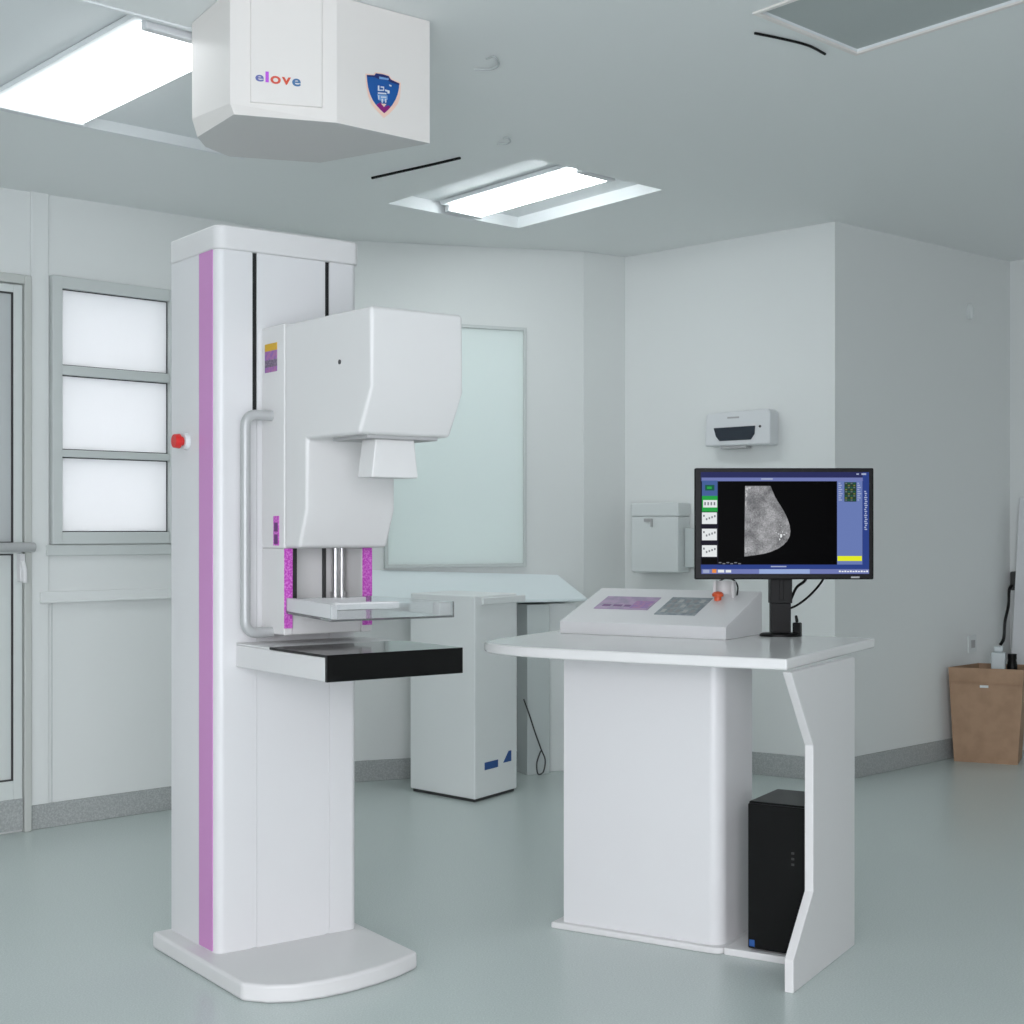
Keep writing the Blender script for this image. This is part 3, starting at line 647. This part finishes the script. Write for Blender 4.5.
sheet([(350, 680), (420, 640), (480, 720), (560, 690), (590, 725), (550, 770), (488, 825), (420, 760)], .0018, .0022, 2)
sheet([(195, 175), (325, 182), (345, 148), (460, 162), (560, 192), (600, 252), (745, 318), (742, 345), (600, 300), (540, 262), (380, 240), (330, 215), (200, 205)], .0018, .0022, 1)
sheet([(400, 200), (560, 232), (556, 262), (400, 240)], .0022, .0026, 5)
for r in (((378, 355), (402, 355), (402, 425), (470, 425), (470, 372), (482, 372), (482, 444), (378, 444)), ((425, 365), (468, 372), (466, 395), (425, 390)), ((500, 420), (575, 440), (575, 490), (540, 490), (540, 460), (500, 450)), ((378, 470), (520, 480), (520, 505), (378, 492)), ((385, 520), (400, 520), (400, 590), (385, 590)), ((430, 540), (520, 545), (520, 565), (430, 560)), ((440, 580), (462, 580), (462, 650), (440, 640)), ((500, 580), (520, 580), (520, 640), (500, 650)), ((570, 335), (610, 350), (606, 372), (570, 360))):
    sheet(r, .0018, .0024, 3)
sheet([(365, 500), (540, 520), (545, 590), (480, 625), (385, 600)], .0018, .0020, 5)
sheet([(430, 660), (520, 670), (480, 720)], .0022, .0026, 4)
b.done('shield_emblem', ['shieldblue', 'shielddark', 'shieldmag', 'shieldwhite', 'shieldedge', 'shieldpale'], cb_)

# ------------------------------------------------------------------ fluorescent fittings inside the recesses
def fitting(name, label, gx, n0, n1, dep, wide, lamp):
    cx, cy = gp(gx, (n0 + n1) / 2); z = ceil_z(cx, cy) + dep
    t = thing(name, label, 'ceiling light', (cx, cy, z), R(45), 'fluorescent ceiling lights')
    h = (n1 - n0) / 2; til = lambda yy: ceil_z(cx + GN.x * yy, cy + GN.y * yy) - ceil_z(cx, cy)
    def hx(b, x0, x1, y0, y1, z0, z1):
        q = [(x0, y0), (x1, y0), (x1, y1), (x0, y1)]
        b.hull([(x, y, z0 + til(y)) for x, y in q], [(x, y, z1 + til(y)) for x, y in q])
    b = G(); hx(b, -.03, wide, -h, h, -.018, -.001); b.done('light_body', 'recess', t, bevel=.003)
    b = G(); hx(b, .0, wide - .01, -h + .03, h - .03, -.042, -.0185); b.done('glare_diffuser', lamp, t, bevel=.008)  # glowing box widened to stand in for the glare around the tube
    for s in ((-1, 1)):
        b = G(); y = s * (h - .0145); hx(b, -.005, wide - .005, y - .014, y + .014, -.046, -.0185); b.done('end_cap', 'dispenser', t, bevel=.004)
    return t
fitting('fluorescent_light', 'bright fluorescent light in the ceiling recess beside the hanging box', 2.05, 3.43, 4.32, RECESS['left'][4] - .002, .29, 'tube_dim')
fitting('fluorescent_light', 'fluorescent light in the square ceiling recess above the back wall', 4.14, 3.755, 4.54, RECESS['mid'][4] - .002, .20, 'tube')

# wires and hooks on the ceiling
def ceiling_wire(pts, r, label):
    cable('ceiling_wire', [(x, y, ceil_z(x, y) - .0035) for x, y in pts], r, label)
ceiling_wire([(-.535, 5.523), (-.42, 5.449), (-.30, 5.372), (-.19, 5.297)], .0055, 'straight black wire on the ceiling between hanging box and square light')
ceiling_wire([(.695, 4.138), (.78, 4.19), (.87, 4.255), (.939, 4.337)], .004, 'short curved black wire on the ceiling by the dark recess')
def hook(x, y, s, label):
    z = ceil_z(x, y); b = G()
    b.tube(smooth_path([(x, y, z - .001), (x + .02 * s, y - .03 * s, z - .006), (x + .03 * s, y + .02 * s, z - .008), (x + .012 * s, y + .06 * s, z - .008), (x - .03 * s, y + .07 * s, z - .004)]), .003, 8)
    tag(b.done('ceiling_hook', 'hookwire', angle=70), label, 'hook')
hook(-.075, 4.27, 1.2, 'larger pale curled wire hook on the ceiling right of the hanging box')
hook(-.03, 5.08, .8, 'smaller pale wire hook on the ceiling before the square light')

# ------------------------------------------------------------------ camera, world, render look
cam = bpy.data.cameras.new('camera'); co = bpy.data.objects.new('camera', cam); COL.objects.link(co)
cam.sensor_width = 36; cam.lens = 1446 / 1024 * 36; cam.shift_y = 18 / 1024; cam.clip_start = .05
co.location = (0, 0, 1.15); co.rotation_euler = (R(90), 0, 0)
sc = bpy.context.scene; sc.camera = co
w = bpy.data.worlds.new('daylight'); sc.world = w; w.use_nodes = True; nt = w.node_tree
bg = nt.nodes['Background']; bg.inputs['Strength'].default_value = 8.9
tc = nt.nodes.new('ShaderNodeTexCoord'); sp = nt.nodes.new('ShaderNodeSeparateXYZ'); rp = nt.nodes.new('ShaderNodeValToRGB')
nt.links.new(tc.outputs['Generated'], sp.inputs[0]); mr = nt.nodes.new('ShaderNodeMapRange'); mr.inputs[1].default_value = -1; mr.inputs[2].default_value = 1
nt.links.new(sp.outputs['Z'], mr.inputs[0]); nt.links.new(mr.outputs[0], rp.inputs['Fac']); nt.links.new(rp.outputs['Color'], bg.inputs['Color'])
rp.color_ramp.elements[0].position = .45; rp.color_ramp.elements[0].color = (.66, .68, .74, 1)
rp.color_ramp.elements[1].position = .6; rp.color_ramp.elements[1].color = (.96, .945, 1.0, 1)
vs = sc.view_settings; vs.view_transform = 'Standard'; vs.look = 'None'; vs.gamma = 1; vs.use_curve_mapping = False; vs.exposure = 0
